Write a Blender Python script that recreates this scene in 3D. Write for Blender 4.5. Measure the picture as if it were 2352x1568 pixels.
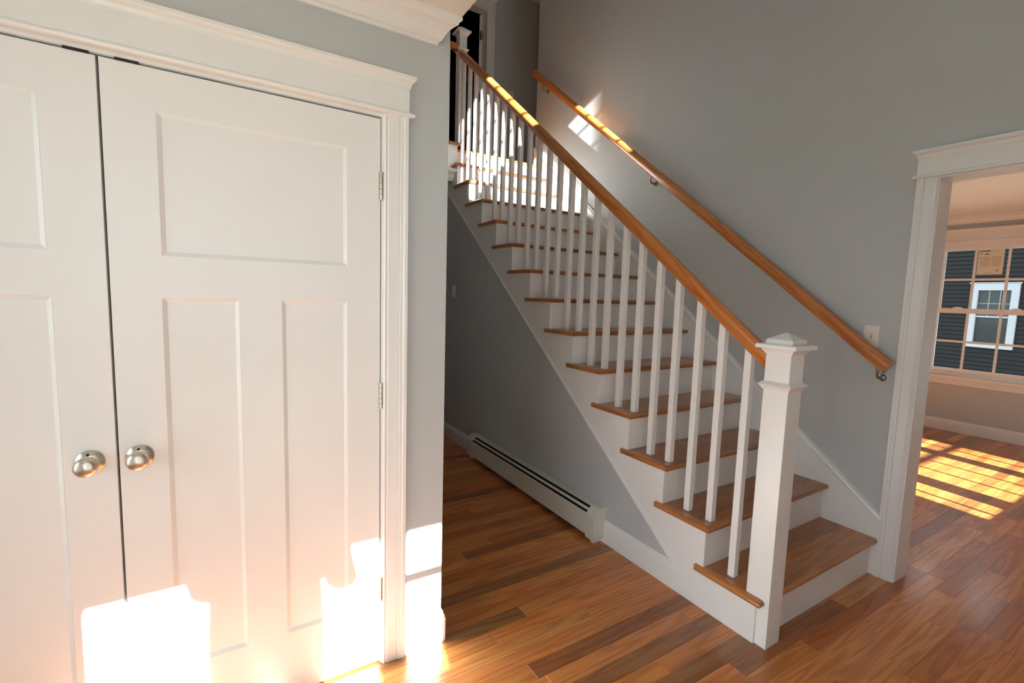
import bpy, bmesh, math, random
from mathutils import Matrix, Vector

for o in list(bpy.data.objects):
    bpy.data.objects.remove(o)
S = bpy.context.scene
COL = S.collection
random.seed(11)

# ------------------------------------------------------------------ camera
CAM_ROT = (1.4724, -0.0302, -0.5475)
CAM_LOC = (-1.8719, -1.0237, 1.436)
cam_d = bpy.data.cameras.new('camera')
cam_d.sensor_width = 36.0
cam_d.lens = 16.447
cam_d.clip_start = 0.02
cam = bpy.data.objects.new('camera', cam_d)
cam.location = CAM_LOC
cam.rotation_euler = CAM_ROT
COL.objects.link(cam)
S.camera = cam

# ------------------------------------------------------------------ world, sun, exposure
SUN_DIR = Vector((0.15, 1.0, -0.37)).normalized()      # the way the light travels
W_ = bpy.data.worlds.new('World'); S.world = W_
W_.use_nodes = True
bg = W_.node_tree.nodes['Background']
bg.inputs['Color'].default_value = (0.84, 0.91, 1.0, 1)
bg.inputs['Strength'].default_value = 0.8
sun_d = bpy.data.lights.new('sun', 'SUN')
sun_d.energy = 11.0
sun_d.angle = math.radians(0.53)
sun_d.color = (0.96, 0.975, 0.97)
sun = bpy.data.objects.new('sun', sun_d)
sun.rotation_euler = SUN_DIR.to_track_quat('-Z', 'Y').to_euler()
sun.location = (-3, -12, 6)
COL.objects.link(sun)

def portal(name, loc, w, h, rot):
    d = bpy.data.lights.new(name, 'AREA')
    d.shape = 'RECTANGLE'; d.size = w; d.size_y = h
    d.cycles.is_portal = True
    o = bpy.data.objects.new(name, d)
    o.location = loc; o.rotation_euler = rot
    COL.objects.link(o)

S.view_settings.view_transform = 'Standard'
S.view_settings.look = 'None'
S.view_settings.gamma = 1.0
S.view_settings.use_curve_mapping = False
S.view_settings.exposure = 2.8
S.cycles.max_bounces = 12
S.cycles.diffuse_bounces = 8
S.cycles.transparent_max_bounces = 16
S.cycles.sample_clamp_indirect = 6.0
S.cycles.use_denoising = True

# ------------------------------------------------------------------ dimensions
RISE, RUN = 0.2033, 0.2569
SLOPE = RISE / RUN
NSTEP = 14
LAND = NSTEP * RISE
Y0 = -1.5                     # inside face of the front wall
WX = 1.078                    # face of the stair wall
WXB = 1.224                   # its other face, in the next room
CY = 0.665                    # face of the closet wall
CXR = -1.142                  # outside corner of the closet wall
CEIL = 2.412
RCEIL = 2.49
TOP = 5.2
FX = 5.39                     # far wall of the next room
BY = 4.37                     # back wall upstairs

# ------------------------------------------------------------------ materials
def new_mat(name):
    m = bpy.data.materials.new(name); m.use_nodes = True
    return m, m.node_tree.nodes, m.node_tree.links, m.node_tree.nodes['Principled BSDF']

def paint(name, col, rough=0.45, bump=0.06, scale=180.0, coat=0.0, var=0.03):
    m, n, l, b = new_mat(name)
    tc = n.new('ShaderNodeTexCoord')
    ns = n.new('ShaderNodeTexNoise'); ns.inputs['Scale'].default_value = scale; ns.inputs['Detail'].default_value = 3
    l.new(tc.outputs['Object'], ns.inputs['Vector'])
    n2 = n.new('ShaderNodeTexNoise'); n2.inputs['Scale'].default_value = 2.3; n2.inputs['Detail'].default_value = 2
    l.new(tc.outputs['Object'], n2.inputs['Vector'])
    mx = n.new('ShaderNodeMix'); mx.data_type = 'RGBA'
    mx.inputs[6].default_value = tuple(c * (1 - var) for c in col) + (1,)
    mx.inputs[7].default_value = tuple(min(1, c * (1 + var)) for c in col) + (1,)
    l.new(n2.outputs['Fac'], mx.inputs[0])
    l.new(mx.outputs[2], b.inputs['Base Color'])
    b.inputs['Roughness'].default_value = rough
    if coat:
        b.inputs['Coat Weight'].default_value = coat; b.inputs['Coat Roughness'].default_value = 0.25
    bp = n.new('ShaderNodeBump'); bp.inputs['Strength'].default_value = bump; bp.inputs['Distance'].default_value = 0.001
    l.new(ns.outputs['Fac'], bp.inputs['Height']); l.new(bp.outputs['Normal'], b.inputs['Normal'])
    return m

def oak(name, tint=(1, 1, 1), base=None, strips=0.0, rough=0.3, sheen=0.35, grain=1.0):
    """Oak with the grain along the object's own X; the board's tone is the object's colour."""
    m, n, l, b = new_mat(name)
    tc = n.new('ShaderNodeTexCoord'); oi = n.new('ShaderNodeObjectInfo')
    off = n.new('ShaderNodeVectorMath'); off.operation = 'SCALE'
    off.inputs[0].default_value = (37.0, 11.0, 5.0)
    l.new(oi.outputs['Random'], off.inputs['Scale'])
    add = n.new('ShaderNodeVectorMath'); add.operation = 'ADD'
    l.new(tc.outputs['Object'], add.inputs[0]); l.new(off.outputs[0], add.inputs[1])
    # cathedral figure: warped bands
    mp = n.new('ShaderNodeMapping'); mp.inputs['Scale'].default_value = (1.0, 13.0, 13.0)
    l.new(add.outputs[0], mp.inputs['Vector'])
    wn = n.new('ShaderNodeTexNoise'); wn.inputs['Scale'].default_value = 1.0; wn.inputs['Detail'].default_value = 1.5
    l.new(mp.outputs[0], wn.inputs['Vector'])
    mul = n.new('ShaderNodeMath'); mul.operation = 'MULTIPLY'; mul.inputs[1].default_value = 48.0
    l.new(wn.outputs['Fac'], mul.inputs[0])
    sn = n.new('ShaderNodeMath'); sn.operation = 'SINE'; l.new(mul.outputs[0], sn.inputs[0])
    rng = n.new('ShaderNodeMapRange'); rng.inputs['From Min'].default_value = -0.4; rng.inputs['From Max'].default_value = 1.0
    l.new(sn.outputs[0], rng.inputs['Value'])
    # pores: long thin streaks
    mp2 = n.new('ShaderNodeMapping'); mp2.inputs['Scale'].default_value = (7.0, 260.0, 260.0)
    l.new(add.outputs[0], mp2.inputs['Vector'])
    pn = n.new('ShaderNodeTexNoise'); pn.inputs['Scale'].default_value = 1.0; pn.inputs['Detail'].default_value = 3
    l.new(mp2.outputs[0], pn.inputs['Vector'])
    prg = n.new('ShaderNodeMapRange'); prg.inputs['From Min'].default_value = 0.35; prg.inputs['From Max'].default_value = 0.7
    l.new(pn.outputs['Fac'], prg.inputs['Value'])
    # slow tone drift
    mp3 = n.new('ShaderNodeMapping'); mp3.inputs['Scale'].default_value = (1.2, 9.0, 9.0)
    l.new(add.outputs[0], mp3.inputs['Vector'])
    dn = n.new('ShaderNodeTexNoise'); dn.inputs['Scale'].default_value = 1.0
    l.new(mp3.outputs[0], dn.inputs['Vector'])
    if base is None:
        src = oi.outputs['Color']
    else:
        rgb = n.new('ShaderNodeRGB'); rgb.outputs[0].default_value = tuple(base) + (1,); src = rgb.outputs[0]
    def mixmul(a, facsock, dark, amount):
        mx = n.new('ShaderNodeMix'); mx.data_type = 'RGBA'; mx.blend_type = 'MULTIPLY'
        sc = n.new('ShaderNodeMath'); sc.operation = 'MULTIPLY'; sc.inputs[1].default_value = amount
        l.new(facsock, sc.inputs[0]); l.new(sc.outputs[0], mx.inputs[0])
        l.new(a, mx.inputs[6]); mx.inputs[7].default_value = dark + (1,)
        return mx.outputs[2]
    c = mixmul(src, rng.outputs[0], (0.62, 0.48, 0.36), 0.62 * grain)
    c = mixmul(c, prg.outputs[0], (0.60, 0.48, 0.38), 0.55 * grain)
    c = mixmul(c, dn.outputs['Fac'], (0.72, 0.62, 0.52), 0.7)
    if strips:
        sx = n.new('ShaderNodeSeparateXYZ'); l.new(tc.outputs['Object'], sx.inputs[0])
        dv = n.new('ShaderNodeMath'); dv.operation = 'DIVIDE'; dv.inputs[1].default_value = strips
        l.new(sx.outputs['Y'], dv.inputs[0])
        fl = n.new('ShaderNodeMath'); fl.operation = 'FLOOR'; l.new(dv.outputs[0], fl.inputs[0])
        ad = n.new('ShaderNodeMath'); ad.operation = 'ADD'; l.new(fl.outputs[0], ad.inputs[0])
        rs = n.new('ShaderNodeMath'); rs.operation = 'MULTIPLY'; rs.inputs[1].default_value = 91.0
        l.new(oi.outputs['Random'], rs.inputs[0]); l.new(rs.outputs[0], ad.inputs[1])
        wh = n.new('ShaderNodeTexWhiteNoise'); wh.noise_dimensions = '1D'; l.new(ad.outputs[0], wh.inputs['W'])
        c = mixmul(c, wh.outputs['Value'], (0.62, 0.52, 0.44), 0.9)
    l.new(c, b.inputs['Base Color'])
    b.inputs['Roughness'].default_value = rough
    b.inputs['Coat Weight'].default_value = sheen; b.inputs['Coat Roughness'].default_value = 0.18
    bp = n.new('ShaderNodeBump'); bp.inputs['Strength'].default_value = 0.08; bp.inputs['Distance'].default_value = 0.0006
    l.new(prg.outputs[0], bp.inputs['Height']); l.new(bp.outputs['Normal'], b.inputs['Normal'])
    return m

def metal(name, col, rough, aniso=0.0):
    m, n, l, b = new_mat(name)
    tc = n.new('ShaderNodeTexCoord')
    ns = n.new('ShaderNodeTexNoise'); ns.inputs['Scale'].default_value = 90; l.new(tc.outputs['Object'], ns.inputs['Vector'])
    rg = n.new('ShaderNodeMapRange'); rg.inputs['To Min'].default_value = rough * 0.8; rg.inputs['To Max'].default_value = rough * 1.25
    l.new(ns.outputs['Fac'], rg.inputs['Value']); l.new(rg.outputs[0], b.inputs['Roughness'])
    b.inputs['Base Color'].default_value = col + (1,)
    b.inputs['Metallic'].default_value = 1.0
    b.inputs['Anisotropic'].default_value = aniso
    return m

def glass(name, tint=(0.95, 0.97, 0.96), ior=1.45):
    m = bpy.data.materials.new(name); m.use_nodes = True
    n, l = m.node_tree.nodes, m.node_tree.links
    n.remove(n['Principled BSDF'])
    tr = n.new('ShaderNodeBsdfTransparent'); tr.inputs['Color'].default_value = tuple(tint) + (1,)
    gl = n.new('ShaderNodeBsdfGlossy'); gl.inputs['Roughness'].default_value = 0.01
    fr = n.new('ShaderNodeFresnel'); fr.inputs['IOR'].default_value = ior
    mx = n.new('ShaderNodeMixShader')
    l.new(fr.outputs[0], mx.inputs[0]); l.new(tr.outputs[0], mx.inputs[1]); l.new(gl.outputs[0], mx.inputs[2])
    l.new(mx.outputs[0], n['Material Output'].inputs['Surface'])
    return m

M = {}
M['trim'] = paint('white_trim_paint', (0.82, 0.815, 0.80), 0.32, 0.03, 120, 0.15, 0.01)
M['door'] = paint('white_door_paint', (0.83, 0.825, 0.81), 0.38, 0.05, 220, 0.1, 0.01)
M['wall'] = paint('grey_wall_paint', (0.520, 0.541, 0.550), 0.62, 0.10, 260, 0.0, 0.02)
M['ceil'] = paint('ceiling_paint', (0.82, 0.80, 0.75), 0.7, 0.05, 200, 0.0, 0.01)
M['floor'] = oak('oak_floor', rough=0.28, sheen=0.4)
M['tread'] = oak('oak_tread', base=(0.62, 0.280, 0.100), strips=0.082, rough=0.3, sheen=0.4)
M['nosing'] = oak('oak_nosing', base=(0.64, 0.265, 0.080), rough=0.3, sheen=0.5)
M['rail'] = oak('oak_handrail', base=(0.70, 0.265, 0.070), rough=0.26, sheen=0.6, grain=0.85)
M['nickel'] = metal('satin_nickel', (0.66, 0.61, 0.53), 0.30, 0.4)
M['pewter'] = metal('dark_nickel', (0.34, 0.31, 0.26), 0.28)
M['dark'] = paint('dark_gap', (0.012, 0.012, 0.012), 0.7)
M['heater'] = paint('heater_enamel', (0.66, 0.645, 0.57), 0.35, 0.02, 90, 0.2, 0.01)
M['plastic'] = paint('white_plastic', (0.80, 0.75, 0.70), 0.35, 0.0, 50, 0.2, 0.0)
M['vinyl'] = paint('white_vinyl', (0.86, 0.88, 0.88), 0.35, 0.0, 60, 0.1, 0.01)
M['glass'] = glass('window_glass')
M['farglass'] = glass('far_glass', (0.90, 0.94, 0.95), 1.18)
M['lowe'] = glass('coated_glass', (0.80, 0.825, 0.815))
M['lowe2'] = glass('coated_glass_light', (0.84, 0.86, 0.85))
M['siding'] = paint('dark_siding', (0.008, 0.010, 0.012), 0.6, 0.15, 40, 0, 0.08)
M['siding'].node_tree.nodes['Principled BSDF'].inputs['Specular IOR Level'].default_value = 0.1
M['housetrim'] = paint('house_trim', (0.24, 0.26, 0.30), 0.5)  # white trim darkened beyond its real tone in place of outdoor shade
M['housedark'] = paint('house_room', (0.02, 0.026, 0.028), 0.8)
M['curtain'] = paint('house_curtain', (0.03, 0.038, 0.043), 0.8)
M['ground'] = paint('lawn_soil', (0.15, 0.15, 0.10), 0.95, 0.4, 12, 0, 0.25)
M['paper'] = paint('paper', (0.80, 0.77, 0.68), 0.6, 0, 20, 0, 0.01)
M['ink'] = paint('ink', (0.05, 0.035, 0.03), 0.6)
M['blue'] = paint('blue_ink', (0.08, 0.12, 0.35), 0.6)
M['greyink'] = paint('grey_ink', (0.42, 0.34, 0.27), 0.6)
M['yellowink'] = paint('yellow_ink', (0.40, 0.28, 0.05), 0.6)
M['cloth'] = paint('dark_coat', (0.03, 0.035, 0.05), 0.85, 0.3, 300)
M['skin'] = paint('skin', (0.48, 0.28, 0.20), 0.55)
M['hair'] = paint('hair', (0.03, 0.02, 0.015), 0.6)
M['unlitroom'] = paint('unlit_room_shade', (0.02, 0.02, 0.018), 0.8)  # near-black stands in for the shade of an unlit room
M['porch'] = paint('porch_paint', (0.62, 0.62, 0.60), 0.6)

# ------------------------------------------------------------------ mesh helpers
def world_loc(o):
    v = Vector((0, 0, 0))
    while o is not None:
        v = v + o.location; o = o.parent
    return v

class MB:
    """Collects shapes in world coordinates; build() links them as one mesh object."""
    def __init__(self):
        self.v, self.f = [], []
    def add(self, verts, faces):
        k = len(self.v)
        self.v += [tuple(p) for p in verts]
        self.f += [tuple(i + k for i in f) for f in faces]
        return self
    def box(self, x0, x1, y0, y1, z0, z1):
        x0, x1 = min(x0, x1), max(x0, x1); y0, y1 = min(y0, y1), max(y0, y1); z0, z1 = min(z0, z1), max(z0, z1)
        return self.add([(x0, y0, z0), (x1, y0, z0), (x1, y1, z0), (x0, y1, z0), (x0, y0, z1), (x1, y0, z1), (x1, y1, z1), (x0, y1, z1)],
                        [(0, 3, 2, 1), (4, 5, 6, 7), (0, 1, 5, 4), (1, 2, 6, 5), (2, 3, 7, 6), (3, 0, 4, 7)])
    def loft(self, loops, caps=True, closed=False):
        n = len(loops[0]); v = [p for lp in loops for p in lp]; f = []
        m = len(loops)
        for a in range(m if closed else m - 1):
            b = (a + 1) % m
            for i in range(n):
                j = (i + 1) % n
                f.append((a * n + i, a * n + j, b * n + j, b * n + i))
        if caps and not closed:
            f.append(tuple(range(n - 1, -1, -1))); f.append(tuple((m - 1) * n + i for i in range(n)))
        return self.add(v, f)
    def revolve(self, prof, origin, axis, seg=32):
        """prof: (radius, height) along axis"""
        axis = Vector(axis).normalized()
        u = axis.orthogonal().normalized(); w = axis.cross(u)
        O = Vector(origin); loops = []
        for r, h in prof:
            loops.append([O + axis * h + (u * math.cos(2 * math.pi * k / seg) + w * math.sin(2 * math.pi * k / seg)) * max(r, 1e-5) for k in range(seg)])
        return self.loft(loops)
    def tube(self, pts, rad, seg=10):
        pts = [Vector(p) for p in pts]; loops = []
        for i, p in enumerate(pts):
            d = (pts[min(i + 1, len(pts) - 1)] - pts[max(i - 1, 0)]).normalized()
            u = d.cross(Vector((0.31, 0.17, 0.93))).normalized(); w = d.cross(u)
            r = rad[i] if isinstance(rad, (list, tuple)) else rad
            loops.append([p + (u * math.cos(2 * math.pi * k / seg) + w * math.sin(2 * math.pi * k / seg)) * r for k in range(seg)])
        return self.loft(loops)
    def build(self, name, mat, parent=None, bevel=0.0, seg=2, smooth=False, origin=None):
        base = world_loc(parent) if parent else Vector((0, 0, 0))
        org = Vector(origin) if origin is not None else base
        me = bpy.data.meshes.new(name)
        me.from_pydata([tuple(Vector(p) - org) for p in self.v], [], self.f)
        bm = bmesh.new(); bm.from_mesh(me)
        bmesh.ops.recalc_face_normals(bm, faces=bm.faces)
        if bevel:
            es = [e for e in bm.edges if len(e.link_faces) == 2 and e.calc_face_angle(0) > 0.6]
            bmesh.ops.bevel(bm, geom=es, offset=bevel, segments=seg, profile=0.5, affect='EDGES', clamp_overlap=True)
        bm.to_mesh(me); bm.free()
        me.materials.append(M[mat] if isinstance(mat, str) else mat)
        if smooth:
            for p in me.polygons: p.use_smooth = True
            me.set_sharp_from_angle(angle=math.radians(40))
        o = bpy.data.objects.new(name, me)
        o.location = org - base
        if parent: o.parent = parent
        COL.objects.link(o)
        return o

def empty(name, loc, label=None, cat=None, group=None, kind=None, parent=None):
    o = bpy.data.objects.new(name, None)
    o.empty_display_size = 0.1
    o.location = Vector(loc) - (world_loc(parent) if parent else Vector((0, 0, 0)))
    if parent: o.parent = parent
    COL.objects.link(o)
    return tag(o, label, cat, group, kind)

def tag(o, label=None, cat=None, group=None, kind=None):
    if label: o['label'] = label
    if cat: o['category'] = cat
    if group: o['group'] = group
    if kind: o['kind'] = kind
    return o

def struct(o, label=None):
    o['kind'] = 'structure'
    if label: o['label'] = label
    return o

def copy_part(src, parent, loc):
    c = src.copy(); c.parent = parent; c.location = loc
    COL.objects.link(c)
    return c

def wall_grid(mb, axis, p0, p1, us, zs, holes):
    """A slab across axis ('x' or 'y') from p0 to p1, spanning us and zs, with rectangular holes (u0,u1,z0,z1); one closed surface."""
    U = sorted(set(list(us) + [h[0] for h in holes] + [h[1] for h in holes]))
    Z = sorted(set(list(zs) + [h[2] for h in holes] + [h[3] for h in holes]))
    U = [u for u in U if us[0] - 1e-9 <= u <= us[1] + 1e-9]; Z = [z for z in Z if zs[0] - 1e-9 <= z <= zs[1] + 1e-9]
    def solid(i, j):
        if i < 0 or j < 0 or i >= len(U) - 1 or j >= len(Z) - 1: return False
        cu, cz = (U[i] + U[i + 1]) / 2, (Z[j] + Z[j + 1]) / 2
        return not any(h[0] < cu < h[1] and h[2] < cz < h[3] for h in holes)
    idx, vs, fs = {}, [], []
    def vid(i, j, s):
        if (i, j, s) not in idx:
            p = p0 if s == 0 else p1
            idx[(i, j, s)] = len(vs)
            vs.append((p, U[i], Z[j]) if axis == 'x' else (U[i], p, Z[j]))
        return idx[(i, j, s)]
    for i in range(len(U) - 1):
        for j in range(len(Z) - 1):
            if not solid(i, j): continue
            for s in (0, 1):
                fs.append((vid(i, j, s), vid(i + 1, j, s), vid(i + 1, j + 1, s), vid(i, j + 1, s)))
            for di, dj, a, b in ((-1, 0, (i, j), (i, j + 1)), (1, 0, (i + 1, j), (i + 1, j + 1)), (0, -1, (i, j), (i + 1, j)), (0, 1, (i, j + 1), (i + 1, j + 1))):
                if not solid(i + di, j + dj):
                    fs.append((vid(*a, 0), vid(*b, 0), vid(*b, 1), vid(*a, 1)))
    mb.add(vs, fs)
    return mb

# moulding profiles: (projection from the wall, height)
BASE_PROF = [(0, 0), (0.015, 0), (0.015, 0.098), (0.0125, 0.103), (0.0125, 0.110), (0.008, 0.119), (0.006, 0.130), (0, 0.133)]
CROWN_PROF = [(0, 0), (0.007, 0), (0.011, 0.010), (0.018, 0.013), (0.024, 0.026), (0.036, 0.044), (0.052, 0.056), (0.062, 0.060), (0.064, 0.068), (0.073, 0.074), (0.073, 0.085), (0, 0.085)]
CAP_PROF = [(0.018, 0), (0.021, 0.002), (0.022, 0.010), (0.026, 0.019), (0.034, 0.026), (0.037, 0.031), (0.037, 0.041), (0, 0.041), (0, 0)]
BEAD_PROF = [(0, 0), (0.025, 0), (0.029, 0.003), (0.031, 0.008), (0.029, 0.013), (0.025, 0.016), (0, 0.016)]

def mould(mb, prof, face, a, b, z, axis, sgn, ma=0.0, mbb=0.0):
    """Moulding on a wall plane. axis 'x': runs along x on plane y=face, projecting sgn*y; axis 'y': runs along y on plane x=face.
    ma / mbb: mitre factor at the ends (the end moves by factor*projection)."""
    lo = []
    for end, mi in ((a, ma), (b, mbb)):
        lp = []
        for p, h in prof:
            e = end + mi * p
            lp.append((e, face + sgn * p, z + h) if axis == 'x' else (face + sgn * p, e, z + h))
        lo.append(lp)
    return mb.loft(lo)

# ------------------------------------------------------------------ the room shell
# front wall: door, two sidelights, high window, the next room's three windows
DOOR_O = (-2.63, -1.69, 0.0, 2.10)
SL_R = (-1.655, -1.444, 0.12, 2.06)
HI = (-0.685, 0.51, 3.865, 4.80)
RW = [(2.247, 2.72, 0.49, 2.12), (2.876, 3.764, 0.49, 2.12), (3.88, 4.353, 0.49, 2.12)]
w = wall_grid(MB(), 'y', Y0 - 0.16, Y0, (-3.3, FX + 0.15), (0, TOP + 0.1), [DOOR_O, SL_R, HI] + RW).build('wall_front', 'wall')
struct(w, 'grey front wall with entry door and tall foyer window')
portal('door_portal', (-2.16, Y0 - 0.17, 1.05), 1.45, 2.1, (math.radians(90), 0, 0))
portal('window_portal', ((HI[0] + HI[1]) / 2, Y0 - 0.17, (HI[2] + HI[3]) / 2), HI[1] - HI[0], HI[3] - HI[2], (math.radians(90), 0, 0))
portal('room_portal', (3.3, Y0 - 0.17, 1.3), 2.15, 1.65, (math.radians(90), 0, 0))

LW_ = (-1.35, 0.45, 0.45, 2.2)
portal('left_portal', (-3.29, (LW_[0] + LW_[1]) / 2, (LW_[2] + LW_[3]) / 2), LW_[3] - LW_[2], LW_[1] - LW_[0], (0, math.radians(-90), 0))
# stair wall with the cased opening to the next room
OP = (-1.26, -0.100, 0.0, 2.068)
w = wall_grid(MB(), 'x', WX, WXB, (Y0, 3.42), (0, TOP), [OP]).build('wall_right', 'wall')
struct(w, 'tall grey stair wall with cased opening')
# closet wall (holes for the doors)
DO = (-2.90, -1.395, 0.0, 2.035)
w = wall_grid(MB(), 'y', CY, CY + 0.115, (-3.15, CXR), (0, CEIL), [DO]).build('wall_closet', 'wall')
struct(w, 'grey wall around the white closet doors')
struct(MB().box(-3.15, CXR - 0.115, CY + 0.72, CY + 0.80, 0, CEIL).build('wall_closet_back', 'wall'))
LW = (-1.35, 0.45, 0.45, 2.2)
struct(wall_grid(MB(), 'x', -3.27, -3.15, (Y0, 5.0), (0, TOP), [LW]).build('wall_left', 'wall'), 'grey wall left of the closet')
# hall side of the closet block, carrying on upstairs
struct(MB().box(CXR - 0.115, CXR, CY + 0.115, 5.0, -0.02, 2.49).build('wall_hall', 'wall'), 'grey hall wall behind the closet')
struct(MB().box(-1.245, -1.130, Y0, 3.31, LAND, TOP).build('wall_upper', 'wall'), 'upper wall beside the stairwell')
# hall end wall, upstairs back wall with a doorway
struct(MB().box(-3.15, 0.10, 5.0, 5.12, -0.02, 2.60).build('wall_hall_end', 'wall'))
UD = (0.12, 0.955, LAND, LAND + 2.035)
w = wall_grid(MB(), 'y', BY, BY + 0.115, (-3.15, 3.2), (LAND - 0.3, TOP), [UD]).build('wall_back', 'wall')
struct(w, 'grey wall upstairs with a dark doorway')
struct(MB().box(3.1, 3.2, 3.42, BY, LAND - 0.3, TOP).build('wall_upper_end', 'wall'))
struct(MB().box(WXB, 3.2, 3.30, 3.42, LAND, TOP).build('wall_upper_return', 'wall'))
# the bedroom beyond, its unlit dark put into the wall colour
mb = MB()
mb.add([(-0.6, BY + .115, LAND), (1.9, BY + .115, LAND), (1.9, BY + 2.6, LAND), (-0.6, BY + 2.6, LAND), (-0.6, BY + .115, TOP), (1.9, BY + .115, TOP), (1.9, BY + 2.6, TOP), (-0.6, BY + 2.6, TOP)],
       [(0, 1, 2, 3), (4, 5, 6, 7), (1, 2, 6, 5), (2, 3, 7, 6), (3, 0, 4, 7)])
struct(mb.build('wall_bedroom', 'unlitroom'), 'dark room seen through the upstairs doorway')
# under-stair wall: below the stringer, x = 0.008
def strz(y): return -0.195 + SLOPE * y
mb = MB()
prof = [(0.215, 0), (5.0, 0), (5.0, 2.49), (3.45, 2.49), (0.215, 0.05)]
mb.loft([[(0.012, y, z) for y, z in prof], [(0.10, y, z) for y, z in prof]])
struct(mb.build('wall_stair', 'wall'), 'grey triangular wall under the stairs')
# next room
struct(wall_grid(MB(), 'x', FX, FX + 0.15, (Y0, 5.1), (-0.02, RCEIL), [(0.27, 1.14, 0.66, 2.15)]).build('wall_room_far', 'wall'), 'grey far wall of the next room')
struct(MB().box(WXB, FX, 5.0, 5.1, -0.02, RCEIL).build('wall_room_back', 'wall'))
struct(MB().box(WX, WXB, 3.42, 5.1, -0.02, LAND - 0.3).build('wall_room_side', 'wall'))
# ceilings
struct(MB().box(-3.15, -1.130, Y0, CY + 0.115, CEIL, LAND).build('ceiling', 'ceil'), 'low white ceiling over the entry')
struct(MB().box(WXB, FX, Y0, 5.1, RCEIL, RCEIL + 0.1).build('ceiling_room', 'ceil'), 'white ceiling of the next room')
struct(MB().box(-3.3, 3.3, Y0 - 0.16, 7.1, TOP, TOP + 0.1).build('ceiling_upper', 'ceil'), 'white ceiling above the stairwell')
# upstairs floor slab and landing
mb = MB().box(-3.15, 3.2, 3.335, 5.12, 2.49, LAND - 0.022)
struct(mb.build('floor_upper', 'trim'), 'white landing slab at the stair head')
struct(MB().box(-1.14, 0.030, 3.16, 3.336, 2.49, LAND - 0.022).build('trim_8', 'trim'), 'white fascia of the balcony beside the stair head')
pf = [(3.1435, LAND - 0.027), (3.134, LAND - 0.0225), (3.130, LAND - 0.0135), (3.134, LAND - 0.0045), (3.1435, LAND), (3.37, LAND), (3.37, LAND - 0.022), (3.18, LAND - 0.022)]
struct(MB().loft([[(-1.14, y, z) for y, z in pf], [(0.056, y, z) for y, z in pf]]).build('floor_balcony', 'nosing', smooth=True), 'oak edge of the balcony floor at the stair head')
struct(MB().box(-3.15, CXR - 0.115, CY + 0.80, 3.335, CEIL, LAND - 0.022).build('floor_upper_left', 'ceil'))

# ------------------------------------------------------------------ oak plank floor
fl = MB().box(-3.15, FX, Y0, 5.0, -0.06, -0.013).build('floor', 'dark')
struct(fl, 'oak plank floor running across the hall and rooms')
PW, PY0 = 0.077, -0.012
TONES = {'L': (0.82, 0.375, 0.115), 'M': (0.74, 0.285, 0.078), 'R': (0.58, 0.190, 0.046), 'D': (0.40, 0.140, 0.040), 'G': (0.38, 0.165, 0.055), 'O': (0.80, 0.325, 0.085)}
FIX = {11: [(-3.15, 'M'), (-1.32, 'G'), (0.4, 'M')], 10: [(-1.6, 'M'), (-0.552, 'O'), (0.3, 'M')], 13: [(-1.35, 'R'), (-0.47, 'M')], 15: [(-1.9, 'M'), (-0.787, 'D'), (0.2, 'M')],
       14: [(-1.45, 'M'), (0.1, 'M')], 12: [(-1.4, 'M'), (0.05, 'O')], 9: [(-1.3, 'R'), (0.2, 'M')], 8: [(-1.5, 'G'), (-0.75, 'M'), (0.2, 'M')],
       -1: [(-1.2, 'M'), (-0.19, 'D'), (0.632, 'L'), (1.45, 'M')], 1: [(-1.1, 'O'), (-0.437, 'M'), (0.3, 'R')], 4: [(-1.6, 'M'), (-0.9, 'D'), (0.4, 'R')],
       -5: [(-0.6, 'M'), (0.417, 'L'), (0.865, 'M'), (1.7, 'R')], -2: [(-0.9, 'M'), (0.2, 'R'), (1.35, 'L'), (2.3, 'M')], -3: [(-0.8, 'O'), (0.55, 'M'), (1.35, 'R'), (2.1, 'M')],
       -7: [(-0.7, 'R'), (0.30, 'M'), (0.99, 'R'), (1.8, 'D')], -4: [(-1.0, 'R'), (0.1, 'M'), (1.2, 'R'), (2.4, 'M')]}
def blocked(x0, x1, y):
    cx = (x0 + x1) / 2
    if y > CY and cx < CXR - 0.05: return True            # closet
    if y > 0.02 and 0.02 < cx < WXB: return True          # under the stairs
    if y > 1.6 and cx > WXB: return True
    return False
Rcam = cam.rotation_euler.to_matrix(); FPX = 16.447 * 2352 / 36
def pix(P):
    c = Rcam.transposed() @ (Vector(P) - Vector(CAM_LOC))
    if c.z > -0.05: return None
    return (1176 + FPX * c.x / -c.z, 784 - FPX * c.y / -c.z)
def area_px(x0, x1, y0, y1):
    n, tot = 12, 0
    for i in range(n):
        p = pix((x0 + (x1 - x0) * (i + .5) / n, (y0 + y1) / 2, 0))
        if p and 0 <= p[0] <= 2352 and 0 <= p[1] <= 1568:
            q = pix((x0 + (x1 - x0) * (i + .5) / n, y1, 0)); r_ = pix((x0 + (x1 - x0) * (i + .5) / n, y0, 0))
            tot += (abs(q[1] - r_[1]) + abs(q[0] - r_[0])) * (x1 - x0) if q and r_ else 0
    return tot
planks = []
rnd = random.Random(5)
k0 = int(math.floor((Y0 - PY0) / PW)); k1 = int(math.ceil((5.0 - PY0) / PW))
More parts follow.
